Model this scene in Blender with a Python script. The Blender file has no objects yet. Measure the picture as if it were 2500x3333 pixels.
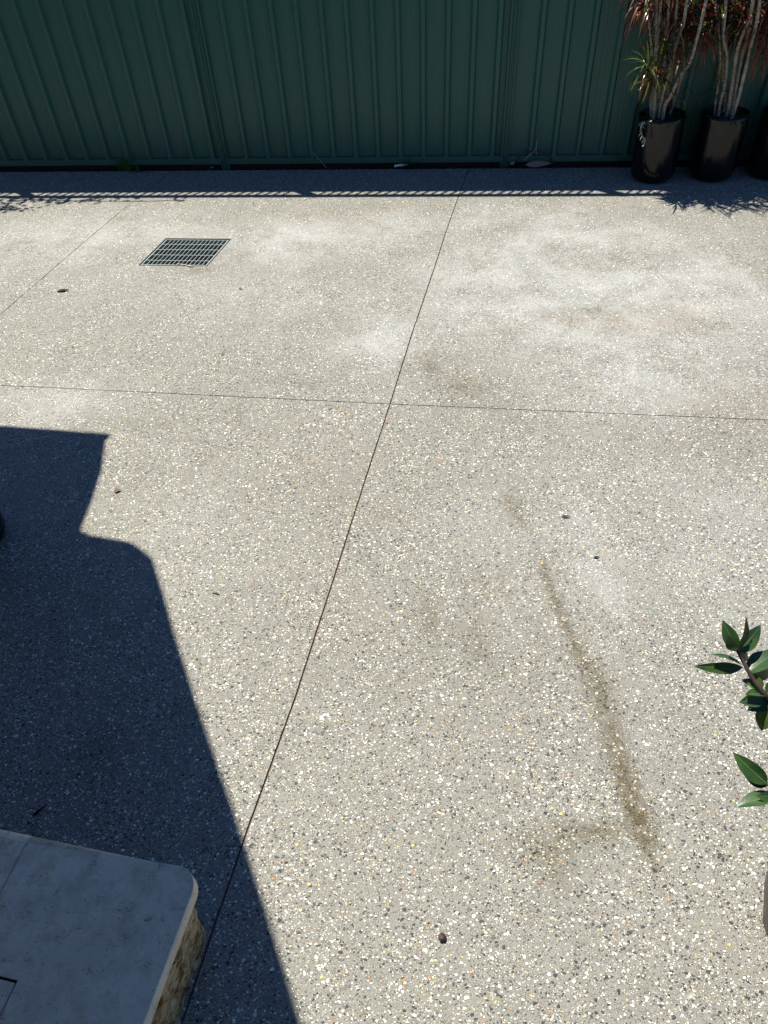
import bpy, bmesh, math, random
from mathutils import Vector, Matrix, noise as mnoise
random.seed(7)
S = bpy.context.scene
C = S.collection

# ------------------------------------------------------------------ camera, sky, sun, exposure
CAM_H = 2.26
F_PX = 2312.0                      # focal length in pixels of the 2500 x 3333 photograph
_up = -Vector((142.0, -2265.5, -F_PX)).normalized()
_fw = Vector((0, 0, -1)); _fw = (_fw - _up * _fw.dot(_up)).normalized()
_rt = _fw.cross(_up)
CAMR = Matrix((_rt, _fw, _up))     # camera axes -> world axes
cam_d = bpy.data.cameras.new('camera'); cam = bpy.data.objects.new('camera', cam_d); C.objects.link(cam)
cam_d.sensor_fit = 'VERTICAL'; cam_d.sensor_height = 36.0; cam_d.sensor_width = 36.0
cam_d.lens = 36.0 * F_PX / 3333.0
cam_d.clip_start = 0.02; cam_d.clip_end = 400
cam.matrix_world = Matrix.Translation((0, 0, CAM_H)) @ CAMR.to_4x4()
S.camera = cam

SUN_EL = math.radians(62.9)
SUN_U = Vector((0.728, -0.686, 0)).normalized()        # way the shadows fall on the ground
COT = 1 / math.tan(SUN_EL)
w = bpy.data.worlds.new('World'); S.world = w; w.use_nodes = True
wn = w.node_tree.nodes; wl = w.node_tree.links
bg = wn.get('Background') or wn.new('ShaderNodeBackground')
sky = wn.new('ShaderNodeTexSky'); sky.sky_type = 'NISHITA'; sky.sun_disc = False
sky.sun_elevation = SUN_EL
to_sun = Vector((-SUN_U.x * math.cos(SUN_EL), -SUN_U.y * math.cos(SUN_EL), math.sin(SUN_EL)))
sky.sun_rotation = math.atan2(to_sun.x, to_sun.y)
sky.air_density = 1.0; sky.dust_density = 0.0; sky.ozone_density = 6.0
bg.inputs['Strength'].default_value = 0.058
wb = wn.new('ShaderNodeMix'); wb.data_type = 'RGBA'; wb.blend_type = 'MULTIPLY'; wb.inputs[0].default_value = 1.0
wb.inputs[7].default_value = (0.74, 0.96, 1.22, 1)      # clear deep-blue sky of a daylight-balanced camera
wl.new(sky.outputs[0], wb.inputs[6]); wl.new(wb.outputs[2], bg.inputs['Color'])
sd = bpy.data.lights.new('sun', 'SUN'); sun = bpy.data.objects.new('sun', sd); C.objects.link(sun)
sd.energy = 5.0; sd.angle = math.radians(0.53); sd.color = (1.0, 0.978, 0.885)
sun.rotation_euler = to_sun.to_track_quat('Z', 'Y').to_euler()
S.view_settings.view_transform = 'Standard'; S.view_settings.look = 'None'
S.view_settings.exposure = 0.84; S.view_settings.gamma = 1.0

# ------------------------------------------------------------------ helpers
def ray(px, py):
    return CAMR @ Vector((px - 1250, -(py - 1666.5), -F_PX))
def at(px, py, z=0.0):
    v = ray(px, py); t = (z - CAM_H) / v.z
    return Vector((v.x * t, v.y * t, z))
FE = Vector((0.9893, -0.1457, 0)).normalized()         # along the fence
FN = Vector((FE.y, -FE.x, 0))                          # fence normal, towards the yard
EDGE0 = Vector((0, 6.30, 0))                           # a point of the concrete's far edge
FENCE0 = EDGE0 - FN * 0.06
def at_off(px, py, off):
    """point in a vertical plane standing `off` metres in front of the fence"""
    v = ray(px, py); o = Vector((0, 0, CAM_H)); p0 = FENCE0 + FN * off
    t = (p0 - o).dot(FN) / v.dot(FN)
    return o + v * t
def fpt(t, off, z): return FENCE0 + FE * t + FN * off + Vector((0, 0, z))

def link(name, me, mat=None, parent=None, smooth=False):
    o = bpy.data.objects.new(name, me); C.objects.link(o)
    if mat is not None:
        for m in (mat if isinstance(mat, (list, tuple)) else [mat]): me.materials.append(m)
    if parent is not None: o.parent = parent
    if smooth:
        for p in me.polygons: p.use_smooth = True
    return o
def obj(name, bm, mat=None, parent=None, smooth=False):
    bmesh.ops.recalc_face_normals(bm, faces=bm.faces)
    me = bpy.data.meshes.new(name); bm.to_mesh(me); bm.free()
    return link(name, me, mat, parent, smooth)
def sheet(name, bm, mat, parent=None, smooth=True):
    me = bpy.data.meshes.new(name); bm.to_mesh(me); bm.free()
    return link(name, me, mat, parent, smooth)
def tag(o, label=None, cat=None, group=None, kind=None):
    if label: o['label'] = label
    if cat: o['category'] = cat
    if group: o['group'] = group
    if kind: o['kind'] = kind
    return o
def empty(name, loc, label, cat, group=None):
    o = bpy.data.objects.new(name, None); C.objects.link(o); o.location = loc; o.empty_display_size = 0.1
    bpy.context.view_layer.update()
    return tag(o, label, cat, group)
def keep(child, root):
    child.parent = root
    child.matrix_parent_inverse = Matrix.Translation(-Vector(root.location))
    return child
def frame_box(bm, o, ax, ay, az, bevel=0.0):
    """box with one corner at o and edges ax, ay, az"""
    vs = [bm.verts.new(o + ax * i + ay * j + az * k) for k in (0, 1) for j in (0, 1) for i in (0, 1)]
    fs = [bm.faces.new([vs[i] for i in q]) for q in ((0, 2, 3, 1), (4, 5, 7, 6), (0, 1, 5, 4), (2, 6, 7, 3), (0, 4, 6, 2), (1, 3, 7, 5))]
    if bevel:
        es = {e for f in fs for e in f.edges}
        bmesh.ops.bevel(bm, geom=list(es), offset=bevel, segments=2, affect='EDGES')
def tube(bm, pts, rads, n=8, cap=True):
    rings = []
    for i, p in enumerate(pts):
        p = Vector(p)
        d = (Vector(pts[min(i + 1, len(pts) - 1)]) - Vector(pts[max(i - 1, 0)])).normalized()
        a = d.cross(Vector((0.31, 0.87, 0.38))).normalized(); b = d.cross(a)
        r = rads[i] if isinstance(rads, (list, tuple)) else rads
        rings.append([bm.verts.new(p + (a * math.cos(2 * math.pi * k / n) + b * math.sin(2 * math.pi * k / n)) * r) for k in range(n)])
    for i in range(len(rings) - 1):
        for k in range(n):
            bm.faces.new((rings[i][k], rings[i][(k + 1) % n], rings[i + 1][(k + 1) % n], rings[i + 1][k]))
    if cap:
        bm.faces.new(rings[0][::-1]); bm.faces.new(rings[-1])
def smooth_path(pts, n=6):
    pts = [Vector(p) for p in pts]; out = []
    for i in range(len(pts) - 1):
        p0 = pts[max(i - 1, 0)]; p1 = pts[i]; p2 = pts[i + 1]; p3 = pts[min(i + 2, len(pts) - 1)]
        for k in range(n):
            t = k / n
            out.append(0.5 * ((2 * p1) + (p2 - p0) * t + (2 * p0 - 5 * p1 + 4 * p2 - p3) * t * t + (3 * p1 - p0 - 3 * p2 + p3) * t ** 3))
    out.append(pts[-1]); return out
def lathe(bm, prof, n=48, cen=Vector((0, 0, 0))):
    rings = [[bm.verts.new(cen + Vector((r * math.cos(2 * math.pi * k / n), r * math.sin(2 * math.pi * k / n), z))) for k in range(n)] for r, z in prof]
    for i in range(len(rings) - 1):
        for k in range(n):
            bm.faces.new((rings[i][k], rings[i][(k + 1) % n], rings[i + 1][(k + 1) % n], rings[i + 1][k]))
    bm.faces.new(rings[0][::-1]); bm.faces.new(rings[-1])

# ------------------------------------------------------------------ materials
class N:
    def __init__(s, name):
        s.m = bpy.data.materials.new(name); s.m.use_nodes = True
        s.t = s.m.node_tree; s.b = s.t.nodes['Principled BSDF']; s.out = s.t.nodes['Material Output']
    def put(s, sock, v):
        if isinstance(v, bpy.types.NodeSocket): s.t.links.new(v, sock)
        elif v is not None:
            if sock.type == 'RGBA' and not isinstance(v, (int, float)) and len(v) == 3: v = (*v, 1)
            sock.default_value = v
    def math(s, op, a, b=None, c=None, clamp=False):
        n = s.t.nodes.new('ShaderNodeMath'); n.operation = op; n.use_clamp = clamp
        for i, v in enumerate((a, b, c)):
            if v is not None: s.put(n.inputs[i], v)
        return n.outputs[0]
    def mix(s, f, a, b, mode='MIX'):
        n = s.t.nodes.new('ShaderNodeMix'); n.data_type = 'RGBA'; n.blend_type = mode
        s.put(n.inputs[0], f); s.put(n.inputs[6], a); s.put(n.inputs[7], b); return n.outputs[2]
    def rng(s, v, a, b, c=0.0, d=1.0, smooth=False):
        n = s.t.nodes.new('ShaderNodeMapRange'); n.clamp = True
        if smooth: n.interpolation_type = 'SMOOTHSTEP'
        for i, x in enumerate((v, a, b, c, d)): s.put(n.inputs[i], x)
        return n.outputs[0]
    def coord(s, kind='Object'):
        return s.t.nodes.new('ShaderNodeTexCoord').outputs[kind]
    def mapping(s, v, scale=(1, 1, 1), rot=(0, 0, 0), loc=(0, 0, 0)):
        n = s.t.nodes.new('ShaderNodeMapping'); s.put(n.inputs[0], v)
        n.inputs['Scale'].default_value = scale; n.inputs['Rotation'].default_value = rot; n.inputs['Location'].default_value = loc
        return n.outputs[0]
    def noise(s, v, scale, detail=3, rough=0.55, dist=0.0, col=False):
        n = s.t.nodes.new('ShaderNodeTexNoise'); s.put(n.inputs['Vector'], v)
        n.inputs['Scale'].default_value = scale; n.inputs['Detail'].default_value = detail
        n.inputs['Roughness'].default_value = rough; n.inputs['Distortion'].default_value = dist
        return n.outputs['Color' if col else 'Fac']
    def voro(s, v, scale, feature='F1'):
        n = s.t.nodes.new('ShaderNodeTexVoronoi'); n.feature = feature; s.put(n.inputs['Vector'], v)
        n.inputs['Scale'].default_value = scale; return n
    def ramp(s, v, stops, const=False):
        n = s.t.nodes.new('ShaderNodeValToRGB'); s.put(n.inputs[0], v)
        if const: n.color_ramp.interpolation = 'CONSTANT'
        el = n.color_ramp.elements
        el[0].position = stops[0][0]; el[0].color = (*stops[0][1], 1)
        el[1].position = stops[-1][0]; el[1].color = (*stops[-1][1], 1)
        for p, c in stops[1:-1]:
            e = el.new(p); e.color = (*c, 1)
        return n.outputs[0]
    def attr(s, name):
        n = s.t.nodes.new('ShaderNodeAttribute'); n.attribute_name = name; return n.outputs['Fac']
    def sep(s, v):
        n = s.t.nodes.new('ShaderNodeSeparateColor'); s.put(n.inputs[0], v); return n.outputs
    def vadd(s, a, b):
        n = s.t.nodes.new('ShaderNodeVectorMath'); n.operation = 'ADD'; s.put(n.inputs[0], a); s.put(n.inputs[1], b); return n.outputs[0]
    def vscale(s, a, k):
        n = s.t.nodes.new('ShaderNodeVectorMath'); n.operation = 'SCALE'; s.put(n.inputs[0], a); n.inputs['Scale'].default_value = k; return n.outputs[0]
    def bump(s, h, strength, dist, normal=None):
        n = s.t.nodes.new('ShaderNodeBump'); s.put(n.inputs['Height'], h)
        n.inputs['Strength'].default_value = strength; n.inputs['Distance'].default_value = dist
        if normal is not None: s.put(n.inputs['Normal'], normal)
        return n.outputs[0]
    def fin(s, col, rough=0.6, normal=None, spec=0.5, metal=0.0):
        s.put(s.b.inputs['Base Color'], col); s.put(s.b.inputs['Roughness'], rough)
        s.put(s.b.inputs['Specular IOR Level'], spec); s.put(s.b.inputs['Metallic'], metal)
        if normal is not None: s.put(s.b.inputs['Normal'], normal)
        return s.m

def mat_aggregate():
    n = N('exposed_aggregate'); co = n.coord()
    wob = n.vscale(n.vadd(n.noise(co, 85, 1, col=True), (-0.5, -0.5, -0.5)), 0.010)
    p = n.vadd(co, wob)
    bloom = n.attr('bloom'); dirt = n.attr('dirt'); rust = n.attr('rust'); smear = n.attr('smear')
    big = n.noise(co, 1.3, 4, 0.6); mid = n.noise(co, 9, 4, 0.6); fine = n.noise(co, 240, 2, 0.7)
    base = n.mix(big, (0.165, 0.156, 0.127), (0.255, 0.241, 0.200))
    base = n.mix(n.rng(mid, 0.3, 0.72, 0, 0.5), base, (0.28, 0.267, 0.236))
    base = n.mix(n.rng(fine, 0.25, 0.75, 0.0, 0.55), base, (0.15, 0.14, 0.125))
    stops = [(0.0, (0.80, 0.77, 0.68)), (0.20, (0.60, 0.56, 0.45)), (0.33, (0.40, 0.37, 0.31)), (0.43, (0.29, 0.275, 0.245)), (0.54, (0.17, 0.155, 0.13)),
             (0.64, (0.030, 0.030, 0.034)), (0.86, (0.13, 0.105, 0.085)), (0.91, (0.45, 0.41, 0.33)), (0.945, (0.58, 0.45, 0.18)), (0.968, (0.40, 0.20, 0.085)), (0.99, (0.55, 0.53, 0.55))]
    col = base; height = None
    for k, (sc, r0, r1, sh) in enumerate(((250, 0.18, 0.54, (3.1, 7.7, 0)), (118, 0.20, 0.54, (0, 0, 0)), (72, -0.20, 0.50, (11.3, 4.9, 0)))):
        # flat stone chips: stretched cells at their own angle
        q = n.mapping(p, scale=(1.0, 1.28, 0.0), rot=(0, 0, (0.5, -0.7, 1.3)[k]), loc=sh)
        v = n.voro(q, sc); r, g, b, *_ = n.sep(v.outputs['Color'])
        rad = n.math('ADD', n.rng(g, 0, 1, r0, r1), n.rng(n.noise(co, (5.0, 3.2, 2.3)[k], 4, 0.7), 0.3, 0.7, -0.13, 0.09))
        d = n.math('SUBTRACT', rad, v.outputs['Distance'])
        mask = n.rng(d, 0.0, 0.07)
        sc_ = n.ramp(r, stops, True)
        sc_ = n.mix(1.0, sc_, n.ramp(b, [(0, (0.78, 0.78, 0.78)), (1, (1.14, 1.13, 1.10))]), 'MULTIPLY')
        col = n.mix(n.math('MULTIPLY', mask, 0.94), col, sc_)
        # the shaded lip round a proud chip
        h = n.math('MULTIPLY', mask, (0.5, 1.0, 1.3)[k])
        height = h if height is None else n.math('MAXIMUM', height, h)
    # efflorescence and washed-out patches, plus a broad paling of the far slabs
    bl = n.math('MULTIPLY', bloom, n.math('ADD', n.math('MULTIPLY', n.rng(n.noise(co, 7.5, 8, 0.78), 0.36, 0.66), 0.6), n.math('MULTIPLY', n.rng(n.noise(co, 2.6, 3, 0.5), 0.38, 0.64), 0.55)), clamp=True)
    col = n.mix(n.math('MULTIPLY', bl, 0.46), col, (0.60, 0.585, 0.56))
    sm = n.math('MULTIPLY', smear, n.rng(n.noise(n.mapping(co, (1, 0.5, 1)), 7, 5, 0.65), 0.3, 0.7), clamp=True)
    col = n.mix(n.math('MULTIPLY', sm, 0.55), col, n.mix(1.0, col, (0.62, 0.57, 0.49), 'MULTIPLY'))
    dn = n.math('MULTIPLY', n.math('MULTIPLY', dirt, 1.6), n.rng(n.noise(co, 26, 6, 0.75), 0.28, 0.64), clamp=True)
    col = n.mix(n.math('MULTIPLY', dn, 0.95), col, n.mix(1.0, col, (0.38, 0.305, 0.16), 'MULTIPLY'))
    rn = n.math('MULTIPLY', rust, n.rng(n.noise(co, 6, 4, 0.6), 0.3, 0.7), clamp=True)
    col = n.mix(n.math('MULTIPLY', rn, 0.5), col, n.mix(1.0, col, (1.0, 0.80, 0.66), 'MULTIPLY'))
    bn = n.bump(n.math('ADD', height, n.math('MULTIPLY', fine, 0.5)), 0.85, 0.0045)
    return n.fin(col, n.rng(fine, 0, 1, 0.55, 0.8), bn, 0.4)
def mat_soil():
    n = N('soil'); co = n.coord()
    a = n.noise(co, 40, 6, 0.7); col = n.ramp(a, [(0.25, (0.012, 0.010, 0.008)), (0.55, (0.04, 0.032, 0.024)), (0.8, (0.09, 0.075, 0.055))])
    return n.fin(col, 0.95, n.bump(a, 0.8, 0.012), 0.2)
def mat_fence():
    n = N('green_steel'); co = n.coord()
    a = n.noise(n.mapping(co, (3, 3, 0.6)), 2.2, 4, 0.6); f = n.noise(n.mapping(co, (30, 30, 1.2)), 6, 3, 0.6)
    sp = n.rng(n.noise(co, 130, 2, 0.5), 0.70, 0.78)
    z = n.rng(n.sep(co)[2], 0.0, 0.32)
    col = n.mix(a, (0.020, 0.100, 0.076), (0.034, 0.112, 0.080))
    col = n.mix(n.rng(f, 0.5, 0.85, 0, 0.35), col, (0.075, 0.085, 0.068))
    col = n.mix(n.math('MULTIPLY', sp, 0.35), col, (0.16, 0.17, 0.15))
    splash = n.math('MULTIPLY', n.rng(z, 0.9, 0.05), n.rng(n.noise(co, 38, 5, 0.75), 0.46, 0.66))
    col = n.mix(n.math('MULTIPLY', splash, 0.35), col, (0.11, 0.10, 0.075))
    run = n.rng(n.noise(n.mapping(co, (14, 14, 0.5)), 5, 4, 0.65), 0.58, 0.74)
    col = n.mix(n.math('MULTIPLY', run, 0.28), col, (0.13, 0.14, 0.115))
    return n.fin(col, n.rng(a, 0.2, 0.8, 0.36, 0.52), n.bump(f, 0.08, 0.002), 0.4)
def mat_plain(name, c1, c2, scale=12, rough=0.6, bump=0.0, spec=0.5, metal=0.0, bd=0.004, stretch=(1, 1, 1)):
    n = N(name); a = n.noise(n.mapping(n.coord(), stretch), scale, 5, 0.6)
    nor = n.bump(a, bump, bd) if bump else None
    return n.fin(n.mix(n.rng(a, 0.28, 0.72), c1, c2), rough, nor, spec, metal)
def mat_leaf(name, c1, c2, rough=0.32, trans=0.25, scale=9):
    n = N(name); a = n.noise(n.coord(), scale, 3, 0.6)
    col = n.mix(n.rng(a, 0.3, 0.7), c1, c2); n.fin(col, rough, n.bump(n.noise(n.coord(), 160, 2), 0.12, 0.002), 0.5)
    tr = n.t.nodes.new('ShaderNodeBsdfTranslucent'); n.put(tr.inputs['Color'], n.mix(1.0, col, (1.3, 1.5, 0.7), 'MULTIPLY'))
    mx = n.t.nodes.new('ShaderNodeMixShader'); mx.inputs[0].default_value = trans
    n.t.links.new(n.b.outputs[0], mx.inputs[1]); n.t.links.new(tr.outputs[0], mx.inputs[2]); n.t.links.new(mx.outputs[0], n.out.inputs['Surface'])
    return n.m
def mat_paver():
    n = N('pale_paver'); co = n.coord()
    a = n.noise(co, 5, 6, 0.62); b = n.noise(co, 26, 5, 0.65); f = n.noise(co, 260, 2, 0.6)
    col = n.mix(n.rng(a, 0.25, 0.75), (0.64, 0.535, 0.385), (0.81, 0.705, 0.54))
    col = n.mix(n.rng(b, 0.46, 0.70, 0, 0.7), col, (0.50, 0.385, 0.245))
    col = n.mix(n.rng(f, 0.35, 0.7, 0, 0.35), col, (0.34, 0.29, 0.22))
    v = n.voro(n.vadd(co, n.vscale(n.noise(co, 40, 2, col=True), 0.01)), 62); r, g, _b, *_ = n.sep(v.outputs['Color'])
    pit = n.math('MULTIPLY', n.rng(v.outputs['Distance'], 0.16, 0.06), n.rng(r, 0.50, 0.54))
    col = n.mix(n.math('MULTIPLY', pit, 0.85), col, (0.035, 0.032, 0.03))
    # broken hairline scratches that run with the edge
    s1 = n.noise(n.mapping(co, (6, 1, 1), (0, 0, 0.22)), 14, 3, 0.5)
    hair = n.math('MULTIPLY', n.rng(n.math('ABSOLUTE', n.math('SUBTRACT', n.noise(n.mapping(co, (1, 2.6, 1), (0, 0, 0.25)), 3.2, 6, 0.6), 0.5)), 0.006, 0.0), n.rng(b, 0.45, 0.6))
    col = n.mix(n.math('MULTIPLY', hair, 0.7), col, (0.12, 0.085, 0.055))
    blot = n.rng(n.noise(co, 9, 7, 0.75), 0.5, 0.64)
    col = n.mix(n.math('MULTIPLY', blot, 0.4), col, (0.36, 0.30, 0.23))
    hh = n.math('SUBTRACT', n.math('MULTIPLY', b, 0.3), pit)
    return n.fin(col, 0.72, n.bump(hh, 0.4, 0.003), 0.35)
def mat_rock():
    n = N('split_sandstone'); co = n.coord()
    st = n.mapping(co, (1.3, 0.6, 1.6), (0, 0, -0.257))
    a = n.noise(st, 34, 7, 0.78, 0.3); b = n.noise(co, 14, 5, 0.65)
    col = n.ramp(a, [(0.36, (0.035, 0.020, 0.008)), (0.43, (0.24, 0.145, 0.055)), (0.49, (0.62, 0.43, 0.20)), (0.62, (0.85, 0.68, 0.42))])
    col = n.mix(n.rng(b, 0.50, 0.66, 0, 0.75), col, (0.17, 0.095, 0.035))
    return n.fin(col, 0.9, n.bump(a, 1.0, 0.02), 0.2)

M_AGG = mat_aggregate(); M_SOIL = mat_soil(); M_FENCE = mat_fence(); M_PAVER = mat_paver(); M_ROCK = mat_rock()
M_GALV = mat_plain('galvanised_steel', (0.24, 0.28, 0.26), (0.42, 0.45, 0.43), 60, 0.5, 0.1, 0.5, 0.25)
M_RIM = mat_plain('dark_edge_steel', (0.025, 0.024, 0.024), (0.07, 0.06, 0.055), 60, 0.6, 0.1)
M_PIT = mat_plain('pit_concrete', (0.012, 0.017, 0.017), (0.028, 0.034, 0.033), 9, 0.85, 0.3)
M_POT = mat_plain('black_glaze', (0.003, 0.003, 0.004), (0.006, 0.006, 0.007), 6, 0.13, 0.015, 0.36)
M_POTB = mat_plain('brown_pot', (0.055, 0.042, 0.042), (0.09, 0.07, 0.068), 18, 0.5, 0.1)
M_CANE = mat_plain('pale_cane', (0.13, 0.095, 0.065), (0.50, 0.42, 0.31), 24, 0.7, 0.8, 0.3, 0, 0.006, (0.8, 0.8, 3.2))
M_LGREEN = mat_leaf('green_strap_leaf', (0.045, 0.065, 0.014), (0.12, 0.135, 0.034), 0.16, 0.2)
M_LRED = mat_leaf('red_strap_leaf', (0.075, 0.010, 0.010), (0.19, 0.026, 0.018), 0.16, 0.28)
M_LDRY = mat_leaf('dry_strap_leaf', (0.16, 0.045, 0.022), (0.32, 0.12, 0.06), 0.4, 0.3)
M_LAUREL = mat_leaf('laurel_leaf', (0.014, 0.040, 0.010), (0.040, 0.082, 0.020), 0.36, 0.13, 30)
M_RIB = mat_leaf('laurel_rib', (0.10, 0.16, 0.05), (0.14, 0.20, 0.07), 0.5, 0.2, 30)
M_LYOUNG = mat_leaf('young_laurel_leaf', (0.05, 0.10, 0.02), (0.11, 0.15, 0.035), 0.38, 0.2, 34)
M_TWIG = mat_plain('twig_bark', (0.035, 0.022, 0.016), (0.075, 0.05, 0.035), 60, 0.75, 0.3)
M_DRYLEAF = mat_plain('dead_leaf', (0.018, 0.009, 0.007), (0.05, 0.025, 0.016), 60, 0.6, 0.3)
M_ORANGE = mat_plain('orange_leaf', (0.28, 0.12, 0.05), (0.42, 0.22, 0.10), 60, 0.6, 0.3)
M_PALELEAF = mat_plain('pale_dead_leaf', (0.34, 0.25, 0.20), (0.48, 0.38, 0.30), 60, 0.7, 0.2)
M_WHITE = mat_plain('white_plastic', (0.62, 0.62, 0.60), (0.75, 0.75, 0.73), 30, 0.5)
M_WEED = mat_leaf('weed_green', (0.06, 0.14, 0.02), (0.11, 0.22, 0.03), 0.45, 0.35)
M_STRAW = mat_plain('straw', (0.33, 0.29, 0.19), (0.50, 0.45, 0.32), 60, 0.7)
M_RUST = mat_plain('rust', (0.06, 0.022, 0.012), (0.15, 0.06, 0.03), 120, 0.9, 0.5)
M_CASTER = mat_plain('cream_caster_sheet', (0.40, 0.37, 0.31), (0.48, 0.45, 0.38), 4, 0.6)
M_WALL = mat_plain('unseen_wall', (0.10, 0.085, 0.07), (0.14, 0.115, 0.09), 8, 0.85, 0.2)

# ------------------------------------------------------------------ ground and driveway
bm = bmesh.new(); R_ = 150
for i in range(13):
    for j in range(13): bm.verts.new((-R_ + i * R_ / 6, -R_ + j * R_ / 6, -0.030))
bm.verts.ensure_lookup_table()
PITC = None
for i in range(12):
    for j in range(12):
        a = i * 13 + j; bm.faces.new([bm.verts[k] for k in (a, a + 13, a + 14, a + 1)])
GR = [at(540, 777), at(752, 777), at(676, 868), at(449, 863)]    # drain corners, clockwise from the far left
GR_O = (GR[0] + GR[1] + GR[2] + GR[3]) / 4
GX = ((GR[1] - GR[0]) + (GR[2] - GR[3])).normalized(); GY = Vector((-GX.y, GX.x, 0))
if ((GR[0] - GR[3]).dot(GY)) < 0: GY = -GY
# follow the drain's own slight skew: its side edges run with the joints
GS = ((GR[0] - GR[3]) + (GR[1] - GR[2])).normalized()
GHW = ((GR[1] - GR[0]).length + (GR[2] - GR[3]).length) / 4; GHD = ((GR[0] - GR[3]).length + (GR[1] - GR[2]).length) / 4
def gpt(a, b, z=0.0): return GR_O + GX * (a * GHW) + GS * (b * GHD) + Vector((0, 0, z))
def cut_quad(bm, q):
    """open a hole with corners q (anticlockwise) in a flat sheet"""
    c = sum(q, Vector()) / 4
    for i in range(4):
        a, b = q[i], q[(i + 1) % 4]; d = b - a; nn = Vector((-d.y, d.x, 0)).normalized()
        fs = [f for f in bm.faces if (f.calc_center_median() - c).length < 1.0 or f.calc_area() > 1]
        ge = list({e for f in fs for e in f.edges} | {v for f in fs for v in f.verts} | set(fs))
        bmesh.ops.bisect_plane(bm, geom=ge, plane_co=a, plane_no=nn, dist=1e-5)
    def inside(p):
        for i in range(4):
            a, b = q[i], q[(i + 1) % 4]
            if (b.x - a.x) * (p.y - a.y) - (b.y - a.y) * (p.x - a.x) < 0: return False
        return True
    bmesh.ops.delete(bm, geom=[f for f in bm.faces if inside(f.calc_center_median())], context='FACES')
HOLE = [gpt(-1, -1), gpt(1, -1), gpt(1, 1), gpt(-1, 1)]
cut_quad(bm, HOLE)
tag(obj('ground', bm, M_SOIL), kind='structure')

def poly_at(pts, v):
    """point at arc fraction v of a polyline"""
    L = [(Vector(pts[i + 1]) - Vector(pts[i])).length for i in range(len(pts) - 1)]; s = v * sum(L)
    for i, l in enumerate(L):
        if s <= l or i == len(L) - 1: return Vector(pts[i]).lerp(Vector(pts[i + 1]), s / l)
        s -= l
def edge_y(x): return EDGE0.y + (x - EDGE0.x) * FE.y / FE.x
def V2(x, y): return Vector((x, y, 0))
A_far = [V2(-1.655, edge_y(-1.655)), at(390, 690), at(200, 851), at(0, 1024), V2(-2.62, 3.50)]
B_far = [V2(0.885, edge_y(0.885)), at(1485, 660), at(1450, 760), at(1416, 866), at(1340, 1090), at(1270, 1315)]
B_near = [at(1270, 1315), at(1180, 1590), at(1090, 1873), at(960, 2275), at(807, 2697), at(690, 3035), V2(-1.62, -3.5)]
A_near = [V2(-2.62, 3.50), V2(-4.4, -3.5)]
L_far = [V2(-9, edge_y(-9)), V2(-9.5, 4.62)]; L_near = [V2(-9.5, 4.62), V2(-11, -3.5)]
R_far = [V2(8, edge_y(8)), V2(7.2, 1.77)]; R_near = [V2(7.2, 1.77), V2(5.5, -3.5)]
def vals(segs):
    out = []
    for a, b, n in segs: out += [a + (b - a) * i / n for i in range(n)]
    return out + [segs[-1][1]]
UM = vals([(0, 1, 88)]); UL = vals([(0, 0.8, 16), (0.8, 1, 48)]); UR = vals([(0, 0.42, 100), (0.42, 1, 12)])
VF = vals([(0, 1, 104)]); VN = vals([(0, 0.55, 110), (0.55, 1, 12)])

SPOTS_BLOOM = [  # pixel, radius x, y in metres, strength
    (1800, 900, 1.5, .85, .40), (700, 850, 1.6, .8, .30), (200, 760, 1.2, .5, .35), (2200, 1150, .9, .6, .3), (1100, 720, 1.6, .3, .3),  # broad faint spots raise the tone of the far slabs
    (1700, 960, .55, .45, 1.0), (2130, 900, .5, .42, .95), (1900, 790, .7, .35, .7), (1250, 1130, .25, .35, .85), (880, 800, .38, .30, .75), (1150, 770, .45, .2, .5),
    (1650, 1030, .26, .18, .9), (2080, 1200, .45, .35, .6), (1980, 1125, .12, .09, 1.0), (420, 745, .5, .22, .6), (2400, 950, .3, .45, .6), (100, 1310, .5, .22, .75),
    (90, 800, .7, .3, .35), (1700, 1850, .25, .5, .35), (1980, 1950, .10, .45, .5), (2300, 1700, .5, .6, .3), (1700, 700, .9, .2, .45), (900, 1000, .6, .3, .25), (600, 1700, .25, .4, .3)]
SPOTS_SMEAR = [(560, 1560, .35, .30, .8), (1500, 1250, .3, .3, .8), (1420, 1180, .25, .15, .8), (1900, 1010, .5, .07, .6), (1150, 1640, .4, .3, .5), (1300, 2150, .45, .35, .55), (1800, 2050, .4, .35, .6),
    (800, 860, .6, .12, .6), (2050, 830, .6, .10, .6), (950, 1060, .45, .10, .7), (2250, 1450, .5, .25, .5), (1600, 1950, .3, .25, .5), (1200, 950, .3, .06, .5), (500, 1380, .6, .12, .6), (800, 1250, .8, .10, .4), (1100, 690, .8, .12, .5)]
SPOTS_RUST = [(2140, 1050, .35, .13, 1.0), (1900, 1040, .3, .08, .7), (2350, 1000, .3, .1, .5), (1080, 1960, .2, .3, .35), (2420, 1330, .4, .3, .5), (1050, 1500, .4, .4, .35), (1250, 680, .9, .14, .4), (2000, 660, .7, .12, .4)]
SPOTS_DIRT = [(1860, 2700, .15, .035, .42), (1760, 2765, .13, .05, .38), (1820, 2850, .07, .08, .3), (1980, 2715, .08, .025, .5), (1670, 1640, .04, .07, .6), (1700, 1700, .04, .05, .5), (1400, 2000, .03, .10, .35),
    (310, 2450, .10, .13, .4), (1650, 1075, .07, .04, .4), (1395, 1195, .05, .07, .5), (1490, 1260, .10, .05, .4), (650, 880, .07, .05, .5), (70, 790, .14, .02, .35), (250, 790, .05, .02, .3), (1010, 1000, .06, .02, .4), (780, 1350, .03, .10, .3), (1550, 2100, .06, .10, .2)]
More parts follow.
